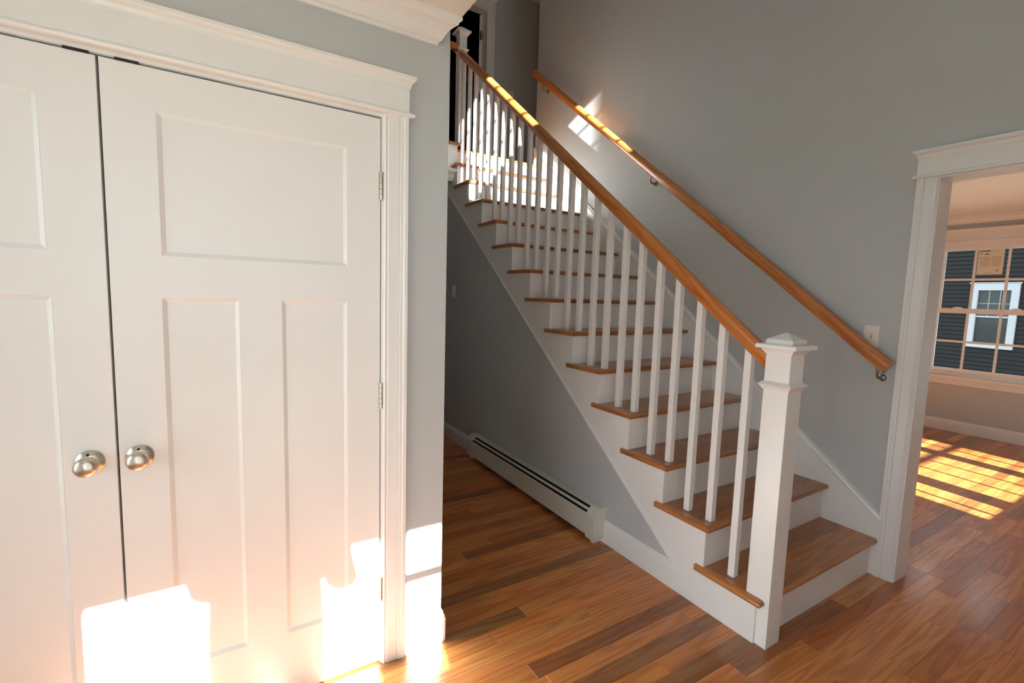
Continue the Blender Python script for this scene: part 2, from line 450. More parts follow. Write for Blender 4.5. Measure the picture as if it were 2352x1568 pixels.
for k in range(k0, k1):
    ya, yb = max(Y0, PY0 + PW * k), min(5.0, PY0 + PW * (k + 1))
    starts, tones = [], []
    if k in FIX:
        pts = list(FIX[k])
        x = pts[0][0]
        while x > -3.15:
            x -= rnd.uniform(0.6, 1.5); pts.insert(0, (x, rnd.choice('MMORLDMGR')))
        x = pts[-1][0]
        while x < FX:
            x += rnd.uniform(0.5, 1.5); pts.append((x, rnd.choice('MMORLDMGR')))
    else:
        pts = []; x = -3.15 - rnd.uniform(0, 1.2)
        while x < FX:
            pts.append((x, rnd.choice('MMMMORRLDMG'))); x += rnd.uniform(0.55, 1.7)
        pts.append((x, 'M'))
    for (xa, t), (xb, _) in zip(pts, pts[1:]):
        xa, xb = max(-3.15, xa), min(FX, xb)
        if xb - xa > 0.02:
            planks.append((xa, xb, ya, yb, t))
rank = []
for p in planks:
    a = 0 if blocked(p[0], p[1], (p[2] + p[3]) / 2) else area_px(*p[:4])
    rank.append(a)
order = sorted(range(len(planks)), key=lambda i: -rank[i])
own = set(i for i in order[:290] if rank[i] > 0)
rest = MB()
def plank_mesh(mb, x0, x1, y0, y1):
    c = 0.0009
    lo = [[(x0, y0, -0.012), (x1, y0, -0.012), (x1, y1, -0.012), (x0, y1, -0.012)],
          [(x0, y0, -c), (x1, y0, -c), (x1, y1, -c), (x0, y1, -c)],
          [(x0 + c, y0 + c, 0), (x1 - c, y0 + c, 0), (x1 - c, y1 - c, 0), (x0 + c, y1 - c, 0)]]
    mb.loft(lo)
for i, (xa, xb, ya, yb, t) in enumerate(planks):
    if i in own:
        mb = MB(); plank_mesh(mb, xa, xb, ya, yb)
        o = mb.build('plank', 'floor', fl, origin=(xa, ya, 0))
        j = rnd.uniform(0.88, 1.1); h = rnd.uniform(-0.05, 0.05)
        c = TONES[t]
        o.color = (c[0] * j, c[1] * j * (1 + h), c[2] * j * (1 + 2 * h), 1)
    else:
        plank_mesh(rest, xa, xb, ya, yb)
o = rest.build('plank', M['floor'], fl); o['kind'] = 'stuff'; o.color = TONES['M'] + (1,)

# landing boards upstairs
mb = MB().box(-3.15, 3.2, 3.36, BY, LAND - 0.022, LAND)
struct(mb.build('floor_landing', 'tread'), 'oak landing floor upstairs')

# ------------------------------------------------------------------ baseboards and trims
mb = mould(MB(), BASE_PROF, 0.012, 0.215, 5.0, 0, 'y', -1)
struct(mb.build('baseboard_stair', 'trim'), 'white baseboard under the stairs')
mb = mould(MB(), BASE_PROF, CY, -1.303, CXR, 0, 'x', -1, 0, 1)
struct(mb.build('baseboard_closet', 'trim'), 'short white baseboard right of the closet doors')
mb = mould(MB(), BASE_PROF, CXR, CY, 5.0, 0, 'y', 1, -1, 0)
struct(mb.build('baseboard_hall', 'trim'), 'white baseboard on the hall wall')
mb = mould(MB(), BASE_PROF, FX, Y0, 5.0, 0, 'y', -1)
struct(mb.build('baseboard_room', 'trim'), 'white baseboard under the next room window')
# crown over the closet wall, returned on itself near the corner
mb = mould(MB(), CROWN_PROF, CY, -3.15, -1.200, CEIL - 0.085, 'x', -1, 0, 1)
struct(mb.build('trim_1', 'trim'), 'white crown moulding above the closet wall')
mb = mould(MB(), CROWN_PROF, FX, Y0, 5.0, RCEIL - 0.085, 'y', -1)
struct(mb.build('trim_2', 'trim'), 'white crown moulding in the next room')
mb = mould(MB(), [(p, h) for p, h in CROWN_PROF], 3.16, -1.14, -0.006, 2.50, 'x', -1)
struct(mb.build('trim_3', 'trim'), 'white moulding under the landing edge')

def casing_prof(wd, inner=0.0):
    """face profile across a casing: (distance from the opening edge, projection)"""
    return [(0, 0), (0, 0.011), (0.006, 0.015), (0.012, 0.012), (0.017, 0.015), (wd - 0.031, 0.016), (wd - 0.029, 0.013), (wd - 0.026, 0.019), (wd - 0.016, 0.019), (wd - 0.012, 0.022), (wd, 0.022), (wd, 0)]

def casing_leg(mb, plane, face, sgn, edge, out, z0, z1, wd=0.085):
    lo = []
    for z in (z0, z1):
        lp = []
        for d, p in casing_prof(wd):
            u = edge + out * d
            lp.append((u, face + sgn * p, z) if plane == 'y' else (face + sgn * p, u, z))
        lo.append(lp)
    return mb.loft(lo)

def head(parent, plane, face, sgn, a, b, z, fr=0.075):
    """Craftsman head: bead, frieze board, cap. a..b = outer edges of the legs."""
    ax = 'x' if plane == 'y' else 'y'
    mould(MB(), BEAD_PROF, face, a + 0.010, b - 0.010, z, ax, sgn, -1, 1).build('head_bead', 'trim', parent)
    m = MB()
    if plane == 'y': m.box(a - 0.004, b + 0.004, face, face + sgn * 0.019, z + 0.016, z + 0.020 + fr)
    else: m.box(face, face + sgn * 0.019, a - 0.004, b + 0.004, z + 0.016, z + 0.020 + fr)
    m.build('frieze_board', 'trim', parent, bevel=0.001, seg=1)
    mould(MB(), CAP_PROF, face, a + 0.014, b - 0.014, z + 0.020 + fr - 0.004, ax, sgn, -1, 1).build('head_cap', 'trim', parent)

# closet casing
cl = empty('trim_4', (-1.35, CY, 0)); struct(cl, 'white casing and head trim around the closet doors')
casing_leg(MB(), 'y', CY, -1, -1.388, 1, 0, 2.047).build('casing_leg', 'trim', cl)
casing_leg(MB(), 'y', CY, -1, -2.907, -1, 0, 2.047).build('casing_leg', 'trim', cl)
head(cl, 'y', CY, -1, -2.992, -1.303, 2.047, 0.080)
m = wall_grid(MB(), 'y', CY - 0.002, CY + 0.115, (-2.93, -1.365), (0, 2.06), [(-2.903, -1.392, -0.1, 2.038)])
m.build('door_jamb', 'trim', cl)

# opening casing on the stair wall
oc = empty('trim_5', (WX, -0.1, 0)); struct(oc, 'white casing around the opening to the next room')
casing_leg(MB(), 'x', WX, -1, -0.106, 1, 0, 2.066, 0.080).build('casing_leg', 'trim', oc)
casing_leg(MB(), 'x', WX, -1, -1.254, -1, 0, 2.066, 0.080).build('casing_leg', 'trim', oc)
head(oc, 'x', WX, -1, -1.334, -0.026, 2.066, 0.078)
casing_leg(MB(), 'x', WXB, 1, -0.106, 1, 0, 2.066, 0.080).build('casing_leg', 'trim', oc)
m = wall_grid(MB(), 'x', WX - 0.004, WXB + 0.004, (-1.262, -0.098), (0, 2.072), [(-1.248, -0.112, -0.1, 2.060)])
m.build('door_jamb', 'trim', oc)

# ------------------------------------------------------------------ closet doors
def closet_door(name, x0, x1, z0, z1, panels, knob_x, hinge_side, label):
    """panels in door coordinates; face at y = CY - 0.001"""
    yf = CY + 0.000; yb = yf + 0.035
    d = empty(name, ((x0 + x1) / 2, yf, z0)); struct(d, label)
    wall_grid(MB(), 'y', yf, yb, (x0, x1), (z0, z1), panels).build('leaf', 'door', d, bevel=0.0012, seg=1)
    for (a, b, c, e) in panels:
        s, dp = 0.011, 0.0062
        m = MB()
        o_ = [(a, yf, c), (b, yf, c), (b, yf, e), (a, yf, e)]
        i_ = [(a + s, yf + dp, c + s), (b - s, yf + dp, c + s), (b - s, yf + dp, e - s), (a + s, yf + dp, e - s)]
        k_ = [(a, yb - 0.002, c), (b, yb - 0.002, c), (b, yb - 0.002, e), (a, yb - 0.002, e)]
        m.add(o_ + i_ + k_, [(0, 1, 5, 4), (1, 2, 6, 5), (2, 3, 7, 6), (3, 0, 4, 7), (4, 5, 6, 7), (8, 9, 10, 11), (0, 1, 9, 8), (1, 2, 10, 9), (2, 3, 11, 10), (3, 0, 8, 11)])
        m.build('panel', 'door', d)
    # knob: rose with a pinhole, neck, mushroom
    kz = 0.937
    kn = empty('door_knob', (knob_x, yf, kz), 'satin nickel door knob', parent=d)
    MB().revolve([(0.0, 0), (0.034, 0), (0.034, 0.003), (0.031, 0.006), (0.018, 0.0135), (0.0, 0.0135)], (knob_x, yf, kz), (0, -1, 0), 48).build('rose', 'nickel', kn, smooth=True)
    MB().revolve([(0.0, 0.011), (0.0115, 0.012), (0.0095, 0.020), (0.0105, 0.030), (0.021, 0.036), (0.0265, 0.043), (0.0272, 0.049), (0.0245, 0.056), (0.016, 0.0610), (0.0, 0.0628)], (knob_x, yf, kz), (0, -1, 0), 48).build('knob', 'nickel', kn, smooth=True)
    nrm = Vector((0, -0.87, 0.49))
    P = Vector((knob_x - 0.001, yf - 0.0105, kz + 0.0235))
    MB().revolve([(0, -0.004), (0.0036, -0.004), (0.0036, 0.0012), (0, 0.0012)], P, nrm, 16).build('pinhole', 'dark', kn)
    # hinges
    hx = x1 + 0.003 if hinge_side > 0 else x0 - 0.003
    for hz in (0.305, 1.056, 1.803):
        h = empty('hinge', (hx, yf, hz), 'satin nickel hinge', parent=d)
        for q in range(5):
            a = hz - 0.048 + q * 0.0192
            MB().revolve([(0, 0), (0.0052, 0), (0.0062, 0.0008), (0.0062, 0.0180), (0.0052, 0.0188), (0, 0.0188)], (hx, yf - 0.0045, a), (0, 0, 1), 14).build('knuckle', 'nickel', h, smooth=True)
        MB().box(hx - hinge_side * 0.009, hx - hinge_side * 0.001, yf - 0.002, yf + 0.001, hz - 0.047, hz + 0.047).build('hinge_leaf', 'nickel', h)
    return d

ZD0, ZD1 = 0.010, 2.031
pr = [(-2.024, -1.511, 1.520, 1.916), (-2.028, -1.836, 0.242, 1.397), (-1.715, -1.512, 0.242, 1.397)]
closet_door('door_1', -2.1425, -1.397, ZD0, ZD1, pr, -2.096, 1, 'white three-panel closet door with nickel knob, right of the pair')
mid = -2.1455
pl = [(2 * mid - b, 2 * mid - a, c, e) for a, b, c, e in pr]
closet_door('door_2', 2 * mid + 1.397, -2.1485, ZD0, ZD1, pl, -2.207, -1, 'white three-panel closet door with nickel knob, left of the pair')
for xa in (-2.212, -2.109):
    o = MB().box(xa, xa + 0.052, CY - 0.004, CY + 0.03, 2.0315, 2.0375).build('door_catch', 'dark', bevel=0.001, seg=1)
    tag(o, 'dark catch plate over the %s closet door' % ('left' if xa < -2.15 else 'right'), 'catch', 'closet door catch plates')

# ------------------------------------------------------------------ staircase
st = empty('staircase', (0.5, 0, 0), 'white staircase with oak treads, square white balusters and oak handrail', 'staircase')
SK = 1.061                     # inner face of the wall skirt
XO = -0.004                    # outer face of the open stringer
def round_nose(y0, zt, th=0.027, n=6):
    r = th / 2
    return [(y0 + r - r * math.cos(math.pi * (k / n) - math.pi / 2), zt - r + r * math.sin(math.pi * (k / n) - math.pi / 2)) for k in range(n + 1)]
for i in range(1, NSTEP + 1):
    zt = i * RISE; yf = (i - 1) * RUN - 0.030; yr = (i - 1) * RUN
    back = yr + RUN + 0.012
    xl = -0.030
    if i < NSTEP:
        nose = round_nose(yf, zt)                 # bottom to top
        prof = nose + [(yf + 0.045, zt), (back, zt), (back, zt - 0.027), (yf + 0.045, zt - 0.027)]
        left = [(min(0.015, xl + (y - yf)), y, z) for y, z in prof]
        right = [(SK + 0.004, y, z) for y, z in prof]
        t = MB().loft([left, right]).build('tread', 'tread', st, smooth=True, origin=(0, yf, zt))
        # mitred return nosing along the open end
        pr2 = round_nose(xl, zt) + [(0.015, zt), (0.015, zt - 0.027)]
        end = yf + 0.3267
        a = [(x, yf + (x - xl), z) for x, z in pr2]
        b = [(x, end - 0.012, z) for x, z in pr2]
        c = [(min(max(x, xl + 0.010), 0.012), end, z) for x, z in pr2]
        rt = MB().loft([a, b, c]).build('return_nosing', 'nosing', t, smooth=True)
        me = rt.data                                # turn so the grain follows the nosing
        rot = Matrix.Rotation(math.radians(-90), 4, 'Z')
        me.transform(rot); rt.rotation_euler = (0, 0, math.radians(90))
    else:
        nose = round_nose(yf, zt)
        prof = nose + [(yf + 0.055, zt), (yf + 0.055, zt - 0.027)]
        MB().loft([[(0.056, y, z) for y, z in prof], [(SK + 0.004, y, z) for y, z in prof]]).build('landing_nosing', 'nosing', st, smooth=True)
    MB().box(0.014 if i < NSTEP else 0.03, SK + 0.004, yr, yr + 0.018, (i - 1) * RISE - (0.0 if i == 1 else 0.0), zt - 0.0265).build('riser', 'trim', st)
# open stringer, saw-tooth top
top = []
for i in range(1, NSTEP + 1):
    yr = (i - 1) * RUN
    top += [(yr, (i - 1) * RISE if i == 1 else (i - 1) * RISE - 0.0265), (yr, i * RISE - 0.0265)]
poly = [(0.0, 0.0)] + top[1:] + [((NSTEP - 1) * RUN + 0.03, NSTEP * RISE - 0.0265), ((NSTEP - 1) * RUN + 0.03, strz((NSTEP - 1) * RUN + 0.03))]
yb0 = (0.0 + 0.195) / SLOPE
poly += [(yb0, 0.0)]
MB().loft([[(XO, y, z) for y, z in poly], [(0.014, y, z) for y, z in poly]]).build('stringer', 'trim', st, bevel=0.0008, seg=1)
# bead along the lower edge of the stringer
ya, yb = 0.42, (NSTEP - 1) * RUN + 0.03
bd = [(-0.012, -0.006), (-0.008, -0.006), (-0.008, 0.010), (-0.012, 0.010)]
cs, sn = 1 / math.hypot(1, SLOPE), SLOPE / math.hypot(1, SLOPE)
MB().loft([[(x, y - w_ * sn, strz(y) + w_ * cs) for x, w_ in ((0.010, -0.010), (-0.009, -0.010), (-0.009, 0.004), (0.010, 0.004))] for y in (ya, yb)]).build('stringer_bead', 'trim', st)
# wall skirt with moulded top
def skz(y): return 0.352 + SLOPE * y
y1 = 3.42
pw = [(-0.026, 0.0), (-0.026, skz(-0.026)), (y1, skz(y1)), (y1, skz(y1) - 0.75), (0.55, 0.0)]
MB().loft([[(SK, y, z) for y, z in pw], [(WX, y, z) for y, z in pw]]).build('wall_skirt', 'trim', st)
capp = [(0.0, -0.034), (0.004, -0.032), (0.007, -0.022), (0.004, -0.012), (0.0, -0.004), (0.0, 0.0)]
MB().loft([[(SK + 0.002 - p * 1.0, y, skz(y) + h) for p, h in capp] + [(WX, y, skz(y) + 0.004), (WX, y, skz(y) - 0.034)] for y in (-0.026, y1)]).build('skirt_moulding', 'trim', st)

# newel posts
def sq(cx, cy, h, z): return [(cx - h, cy - h, z), (cx + h, cy - h, z), (cx + h, cy + h, z), (cx - h, cy + h, z)]
def newel(cx, cy, z0, zc, label, h=0.0502):
    """z0 foot, zc underside of the cap mouldings"""
    n_ = empty('newel_post', (cx, cy, z0), label, parent=st)
    MB().box(cx - h, cx + h, cy - h, cy + h, z0, zc + 0.03).build('shaft', 'trim', n_, bevel=0.0015, seg=2)
    c0 = zc - 0.146
    MB().loft([sq(cx, cy, q, c0 + z) for q, z in ((h, 0), (h + 0.004, 0.001), (h + 0.007, 0.008), (h + 0.010, 0.012), (h + 0.016, 0.020), (h + 0.018, 0.0215), (h + 0.008, 0.029), (h + 0.001, 0.034), (h, 0.036))]).build('collar', 'trim', n_)
    MB().loft([sq(cx, cy, q, zc + z) for q, z in ((h, 0), (h + 0.004, 0.001), (h + 0.006, 0.008), (h + 0.010, 0.010), (h + 0.013, 0.017), (h + 0.016, 0.022))]).build('cap_moulding', 'trim', n_)
    MB().loft([sq(cx, cy, q, zc + z) for q, z in ((h + 0.027, 0.022), (h + 0.030, 0.0245), (h + 0.030, 0.0365), (h + 0.027, 0.040))]).build('cap_plate', 'trim', n_)
    MB().loft([sq(cx, cy, q, zc + z) for q, z in ((h + 0.003, 0.040), (h + 0.003, 0.055), (h - 0.001, 0.060), (0.004, 0.086), (0.0005, 0.086))]).build('cap_top', 'trim', n_)
    return n_
newel(0.0562, 0.0012, 0.0, 1.233, 'tall boxed newel post at the stair foot')
newel(0.0675, 3.193, LAND, 3.815, 'slimmer newel post at the stair head', 0.0375)

# handrail along the balusters; built along its own X, then laid on the slope
RAILP = [(-0.018, 0.0), (0.018, 0.0), (0.022, 0.004), (0.0225, 0.014), (0.0285, 0.024), (0.0295, 0.040), (0.026, 0.052), (0.018, 0.060), (0.008, 0.0645), (0.0, 0.0655), (-0.008, 0.0645), (-0.018, 0.060), (-0.026, 0.052), (-0.0295, 0.040), (-0.0285, 0.024), (-0.0225, 0.014), (-0.022, 0.004)]
def slope_rail(name, parent, xc, ya, yb, zb, plumb_a=True, plumb_b=True):
    """zb(y) underside; along local x"""
    L = (yb - ya) / cs
    lo = []
    for X, pl_ in ((0.0, plumb_a), (L, plumb_b)):
        lo.append([(X + (z * SLOPE if pl_ else 0.0), y, z) for y, z in RAILP])
    o = MB().loft(lo).build(name, 'rail', None, smooth=True)
    mw = Matrix(((0, -1, 0, xc), (cs, 0, -sn, ya), (sn, 0, cs, zb(ya)), (0, 0, 0, 1)))
    if parent:
        o.parent = parent
        mw = Matrix.Translation(-world_loc(parent)) @ mw
    o.matrix_local = mw
    return o
def railz(y): return 1.107 + SLOPE * y
slope_rail('handrail', st, 0.058, 0.0514, 3.1555, railz)

# balusters: two to a tread, one on the first
def baluster_mesh(dy):
    m = MB(); h = 0.0158
    zt = lambda y: railz(y) + 0.004
    b_ = [(-h, -h, 0), (h, -h, 0), (h, h, 0), (-h, h, 0)]
    yc = dy; base = RISE
    t_ = [(x, y, zt(yc + y) - base) for x, y, z in b_]
    m.loft([b_, t_])
    return m
protos = {}
for i in range(1, NSTEP):
    for key, dy in (('a', 0.025), ('b', 0.150)):
        if (i == 1 and key == 'a') or (i == NSTEP - 1 and key == 'b'): continue
        loc = Vector((0.058, (i - 1) * RUN + dy, i * RISE)) - Vector((0.5, 0, 0))
        if key not in protos:
            m = baluster_mesh(dy)
            o = m.build('baluster', 'trim', None, bevel=0.0012, seg=1)
            o.parent = st; o.location = loc; protos[key] = o
        else:
            copy_part(protos[key], st, loc)

# landing rail running left from the upper newel
lo = [[(X, 3.193 + y, LAND + 0.83 + z) for y, z in RAILP] for X in (-1.13, 0.030)]
MB().loft(lo).build('landing_handrail', 'rail', st, smooth=True, origin=(-1.13, 3.193, LAND + 0.83))
bz = None
for k in range(9):
    x = -0.068 - k * 0.122
    if bz is None:
        bz = MB().box(x - 0.0158, x + 0.0158, 3.177, 3.209, LAND, LAND + 0.832).build('landing_baluster', 'trim', st, origin=(x, 3.193, LAND))
    else:
        copy_part(bz, st, Vector((x, 3.193, LAND)) - Vector((0.5, 0, 0)))

# ------------------------------------------------------------------ wall handrail
wr = empty('wall_handrail', (1.0135, 1.7, 2.4), 'oak handrail on nickel brackets along the grey stair wall', 'handrail')
def wrailz(y): return 1.093 + SLOPE * y
slope_rail('rail', wr, 1.0135, 0.012, 3.40, wrailz, False, False)
for y in (0.035, 1.665, 3.21):
    zb = wrailz(y)
    br = empty('bracket', (WX, y, zb - 0.055), 'satin nickel rail bracket', parent=wr)
    MB().revolve([(0, 0), (0.019, 0), (0.019, 0.003), (0.014, 0.007), (0.009, 0.010), (0, 0.010)], (WX, y, zb - 0.058), (-1, 0, 0), 24).build('wall_plate', 'pewter', br, smooth=True)
    MB().tube([(WX - 0.006, y, zb - 0.058), (1.050, y, zb - 0.062), (1.026, y, zb - 0.056), (1.015, y, zb - 0.040), (1.0135, y, zb - 0.006)], [0.0075, 0.007, 0.0065, 0.006, 0.007], 12).build('arm', 'pewter', br, smooth=True)
    lo = [[(1.0135 + dx, y + d, zb + SLOPE * d + dz) for dx, dz in ((-0.013, -0.005), (0.013, -0.005), (0.013, 0.001), (-0.013, 0.001))] for d in (-0.028, 0.028)]
    MB().loft(lo).build('saddle', 'pewter', br, bevel=0.001, seg=1)
    MB().revolve([(0, 0), (0.005, 0), (0.004, 0.003), (0, 0.0035)], (1.0135, y + 0.018, zb + SLOPE * 0.018 - 0.0055), (0, sn, -cs), 12).build('screw', 'pewter', br, smooth=True)

# ------------------------------------------------------------------ baseboard heater
ht = empty('baseboard_heater', (-0.03, 1.75, 0.0), 'long cream metal baseboard heater on the floor under the stairs', 'heater')
hx = 0.012; ya, yb = 0.925, 2.60
B_, C_ = (-0.040, 0.208), (-0.078, 0.166)
def on(t): return (B_[0] + (C_[0] - B_[0]) * t, B_[1] + (C_[1] - B_[1]) * t)
def strip(mb, pts, y0, y1, th=0.0015):
    """thin folded sheet through (x,z) points"""
    off = []
    for i, (x, z) in enumerate(pts):
        a = Vector(pts[max(i - 1, 0)]); b = Vector(pts[min(i + 1, len(pts) - 1)])
        d = (b - a).normalized(); n_ = Vector((-d.y, d.x))
        off.append((x + n_.x * th, z + n_.y * th))
    lp = pts + off[::-1]
    return mb.loft([[(x, y0, z) for x, z in lp], [(x, y1, z) for x, z in lp]])
yi0, yi1 = ya + 0.070, yb - 0.070
strip(MB(), [(hx - 0.001, 0.03), (hx - 0.001, 0.208), B_, on(0.10)], yi0, yi1).build('hood', 'heater', ht)
strip(MB(), [on(0.93), C_, (C_[0], 0.036), (C_[0] + 0.010, 0.030)], yi0, yi1).build('front_panel', 'heater', ht)
d0, d1 = on(0.38), on(0.64)
strip(MB(), [(d0[0] + 0.0015, d0[1] - 0.002), (d1[0] + 0.0015, d1[1] - 0.002)], yi0, yi1, 0.002).build('damper', 'heater', ht)
he_ = [(hx - 0.004, 0.040), (hx - 0.004, 0.200), (B_[0] + 0.002, 0.196), (C_[0] + 0.004, 0.154), (C_[0] + 0.004, 0.040)]
MB().loft([[(x, y0, z) for x, z in he_] for y0 in (yi0, yi1)]).build('dark_filler', 'dark', ht)  # dark solid filling the casing so the slots read as shaded
ec = [(hx - 0.001, 0.022), (hx - 0.001, 0.2105), (B_[0] - 0.001, 0.2105), (C_[0] - 0.0025, 0.167), (C_[0] - 0.0025, 0.022)]
for y0, y1 in ((ya, yi0 + 0.004), (yi1 - 0.004, yb)):
    MB().loft([[(x, y0, z) for x, z in ec], [(x, y1, z) for x, z in ec]]).build('end_cap', 'heater', ht, bevel=0.0015, seg=2)
    yy = y0 + 0.03
    MB().box(hx - 0.004, C_[0] + 0.012, yy - 0.012, yy + 0.012, 0.0, 0.0225).build('foot', 'heater', ht)

# ------------------------------------------------------------------ light switches
def switch(loc, axis, sgn, label):
    """plate on plane axis, facing sgn"""
    x, y, z = loc
    s = empty('light_switch', loc, label, 'light switch', 'white wall switches')
    def bx(u0, u1, z0, z1, p0, p1):
        m = MB()
        if axis == 'x': m.box(x + sgn * p0, x + sgn * p1, y + u0, y + u1, z + z0, z + z1)
        else: m.box(x + u0, x + u1, y + sgn * p0, y + sgn * p1, z + z0, z + z1)
        return m
    bx(-0.035, 0.035, -0.057, 0.057, 0, 0.006).build('plate', 'plastic', s, bevel=0.002, seg=2)
    bx(-0.005, 0.005, -0.012, 0.012, 0.005, 0.0075).build('toggle_slot', 'greyink', s)
    bx(-0.004, 0.004, -0.002, 0.009, 0.005, 0.016).build('toggle', 'plastic', s, bevel=0.001, seg=1)
    for dz in (-0.03, 0.03):
        m = MB().revolve([(0, 0), (0.003, 0), (0.0025, 0.001), (0, 0.0012)], (x + (sgn * 0.006 if axis == 'x' else 0), y + (0 if axis == 'x' else sgn * 0.006), z + dz), (sgn, 0, 0) if axis == 'x' else (0, sgn, 0), 10)
        m.build('screw', 'plastic', s)
switch((WX, 0.103, 1.277), 'x', -1, 'white light switch plate on the stair wall behind the handrail end')
switch((0.012, 3.145, 1.458), 'x', -1, 'white light switch on the shaded wall under the stairs')
switch((1.315, BY, LAND + 1.13), 'y', -1, 'white light switch upstairs beside the dark doorway')

# ------------------------------------------------------------------ upstairs door and casing
ud = empty('trim_6', (0.955, BY, LAND)); struct(ud, 'white casing around the dark upstairs doorway')
casing_leg(MB(), 'y', BY, -1, 0.960, 1, LAND, LAND + 2.04).build('casing_leg', 'trim', ud)
casing_leg(MB(), 'y', BY, -1, 0.115, -1, LAND, LAND + 2.04).build('casing_leg', 'trim', ud)
head(ud, 'y', BY, -1, 0.030, 1.045, LAND + 2.04, 0.072)
m = wall_grid(MB(), 'y', BY - 0.002, BY + 0.117, (0.10, 0.975), (LAND, LAND + 2.045), [(0.128, 0.947, LAND - 1, LAND + 2.03)])
m.build('door_jamb', 'trim', ud)
d3 = empty('door_3', (0.925, BY + 0.12, LAND)); struct(d3, 'white door standing open into the dark upstairs room')
a_ = math.radians(38); ux, uy = math.sin(a_), math.cos(a_)
h0 = Vector((0.905, BY + 0.125)); wv = Vector((uy, -ux)) * 0.036; lv = Vector((ux, uy)) * 0.79
q4 = [h0, h0 + wv, h0 + wv + lv, h0 + lv]
MB().loft([[(p.x, p.y, z) for p in q4] for z in (LAND + 0.01, LAND + 2.025)]).build('leaf', 'door', d3, bevel=0.001, seg=1)
for z in (0.25, 1.05, 1.78):
    MB().box(0.909, 0.946, BY + 0.085, BY + 0.118, LAND + z - 0.05, LAND + z + 0.05).build('hinge', 'nickel', d3)
mb = mould(MB(), BASE_PROF, BY, 1.045, 3.1, LAND, 'x', -1)
struct(mb.build('baseboard_upper', 'trim'), 'white baseboard upstairs')

# ------------------------------------------------------------------ windows
def window_unit(name, plane, face, depth, u0, u1, z0, z1, cols, rows, fw=0.03, mw=0.020, label=None, gl='glass'):
    """A glazed unit filling the wall hole. cols / rows: muntin centres. face: room side of the frame, depth: outwards."""
    w_ = empty(name, (face, (u0 + u1) / 2, z0) if plane == 'x' else ((u0 + u1) / 2, face, z0)); struct(w_, label)
    def bx(mb, a, b, c, d, p0, p1):
        if plane == 'x': mb.box(face + p0 * depth, face + p1 * depth, a, b, c, d)
        else: mb.box(a, b, face + p0 * depth, face + p1 * depth, c, d)
        return mb
    m = wall_grid(MB(), plane, face, face + depth, (u0, u1), (z0, z1), [(u0 + fw, u1 - fw, z0 + fw, z1 - fw)])
    m.build('window_frame', 'vinyl', w_)
    for c in cols: bx(MB(), c - mw / 2, c + mw / 2, z0 + fw, z1 - fw, 0.42, 0.58).build('muntin', 'vinyl', w_)
    for r_ in rows: bx(MB(), u0 + fw, u1 - fw, r_ - mw / 2, r_ + mw / 2, 0.41, 0.57).build('muntin', 'vinyl', w_)
    U = [u0 + fw] + [x for c in cols for x in (c - mw / 2, c + mw / 2)] + [u1 - fw]
    Z = [z0 + fw] + [x for c in rows for x in (c - mw / 2, c + mw / 2)] + [z1 - fw]
    for i in range(0, len(U), 2):
        for j in range(0, len(Z), 2):
            bx(MB(), U[i], U[i + 1], Z[j], Z[j + 1], 0.49, 0.505).build('pane', gl, w_)
    return w_

# next room: the double-hung window in view
wn = empty('window_1', (FX, 0.70, 0.66)); struct(wn, 'white double-hung window with muntins in the next room')
G0, G1 = 0.303, 1.106
fr = wall_grid(MB(), 'x', FX - 0.002, FX + 0.12, (0.262, 1.148), (0.655, 2.158), [(0.285, 1.125, 0.690, 2.132)])
fr.build('window_frame', 'vinyl', wn)
def sash(z0, z1, xo, mz, gz0, gz1, name):
    s = empty(name, (FX + xo, 0.70, z0), parent=wn)
    wall_grid(MB(), 'x', FX + xo, FX + xo + 0.030, (0.283, 1.127), (z0, z1), [(G0, G1, gz0, gz1)]).build('sash_frame', 'vinyl', s)
    mu = (0.846, 0.574)
    for c in mu: MB().box(FX + xo + 0.006, FX + xo + 0.016, c - 0.0115, c + 0.0115, gz0, gz1).build('muntin', 'vinyl', s)
    U = [G0, mu[1] - 0.0115, mu[1] + 0.0115, mu[0] - 0.0115, mu[0] + 0.0115, G1]
    for k in (0, 2, 4):
        MB().box(FX + xo + 0.006, FX + xo + 0.016, U[k], U[k + 1], mz - 0.0125, mz + 0.0125).build('muntin', 'vinyl', s)
        for a, b in ((gz0, mz - 0.0125), (mz + 0.0125, gz1)):
            MB().box(FX + xo + 0.017, FX + xo + 0.020, U[k], U[k + 1], a, b).build('pane', 'glass', s)
    return s
sash(1.398, 2.134, 0.055, 1.774, 1.440, 2.108, 'upper_sash')
sash(0.688, 1.441, 0.020, 1.055, 0.737, 1.384, 'lower_sash')
for y in (0.939, 0.464):
    MB().loft([[(FX + 0.012, y - q, 1.441 + z) for q, z in pts] + [] for pts in [((-0.045, 0), (-0.030, 0.012), (-0.012, 0.017), (0.012, 0.017), (0.030, 0.012), (0.045, 0))]] +
              [[(FX + 0.046, y - q, 1.441 + z) for q, z in ((-0.045, 0), (-0.030, 0.012), (-0.012, 0.017), (0.012, 0.017), (0.030, 0.012), (0.045, 0))]]).build('sash_lock', 'vinyl', wn)
# interior trim of that window
wt = empty('trim_7', (FX, 0.70, 0.6)); struct(wt, 'white casing, stool and apron around the next room window')
for e, o_ in ((1.142, 1), (0.268, -1)):
    casing_leg(MB(), 'x', FX, -1, e, o_, 0.654, 2.205).build('casing_leg', 'trim', wt)
MB().box(FX - 0.018, FX, 0.26, 1.15, 2.130, 2.205).build('head_casing', 'trim', wt)
head(wt, 'x', FX, -1, 0.183, 1.227, 2.200, 0.090)
MB().box(FX - 0.050, FX + 0.02, 0.165, 1.245, 0.622, 0.655).build('stool', 'trim', wt, bevel=0.004)
MB().box(FX - 0.018, FX, 0.19, 1.22, 0.552, 0.622).build('apron', 'trim', wt, bevel=0.002)
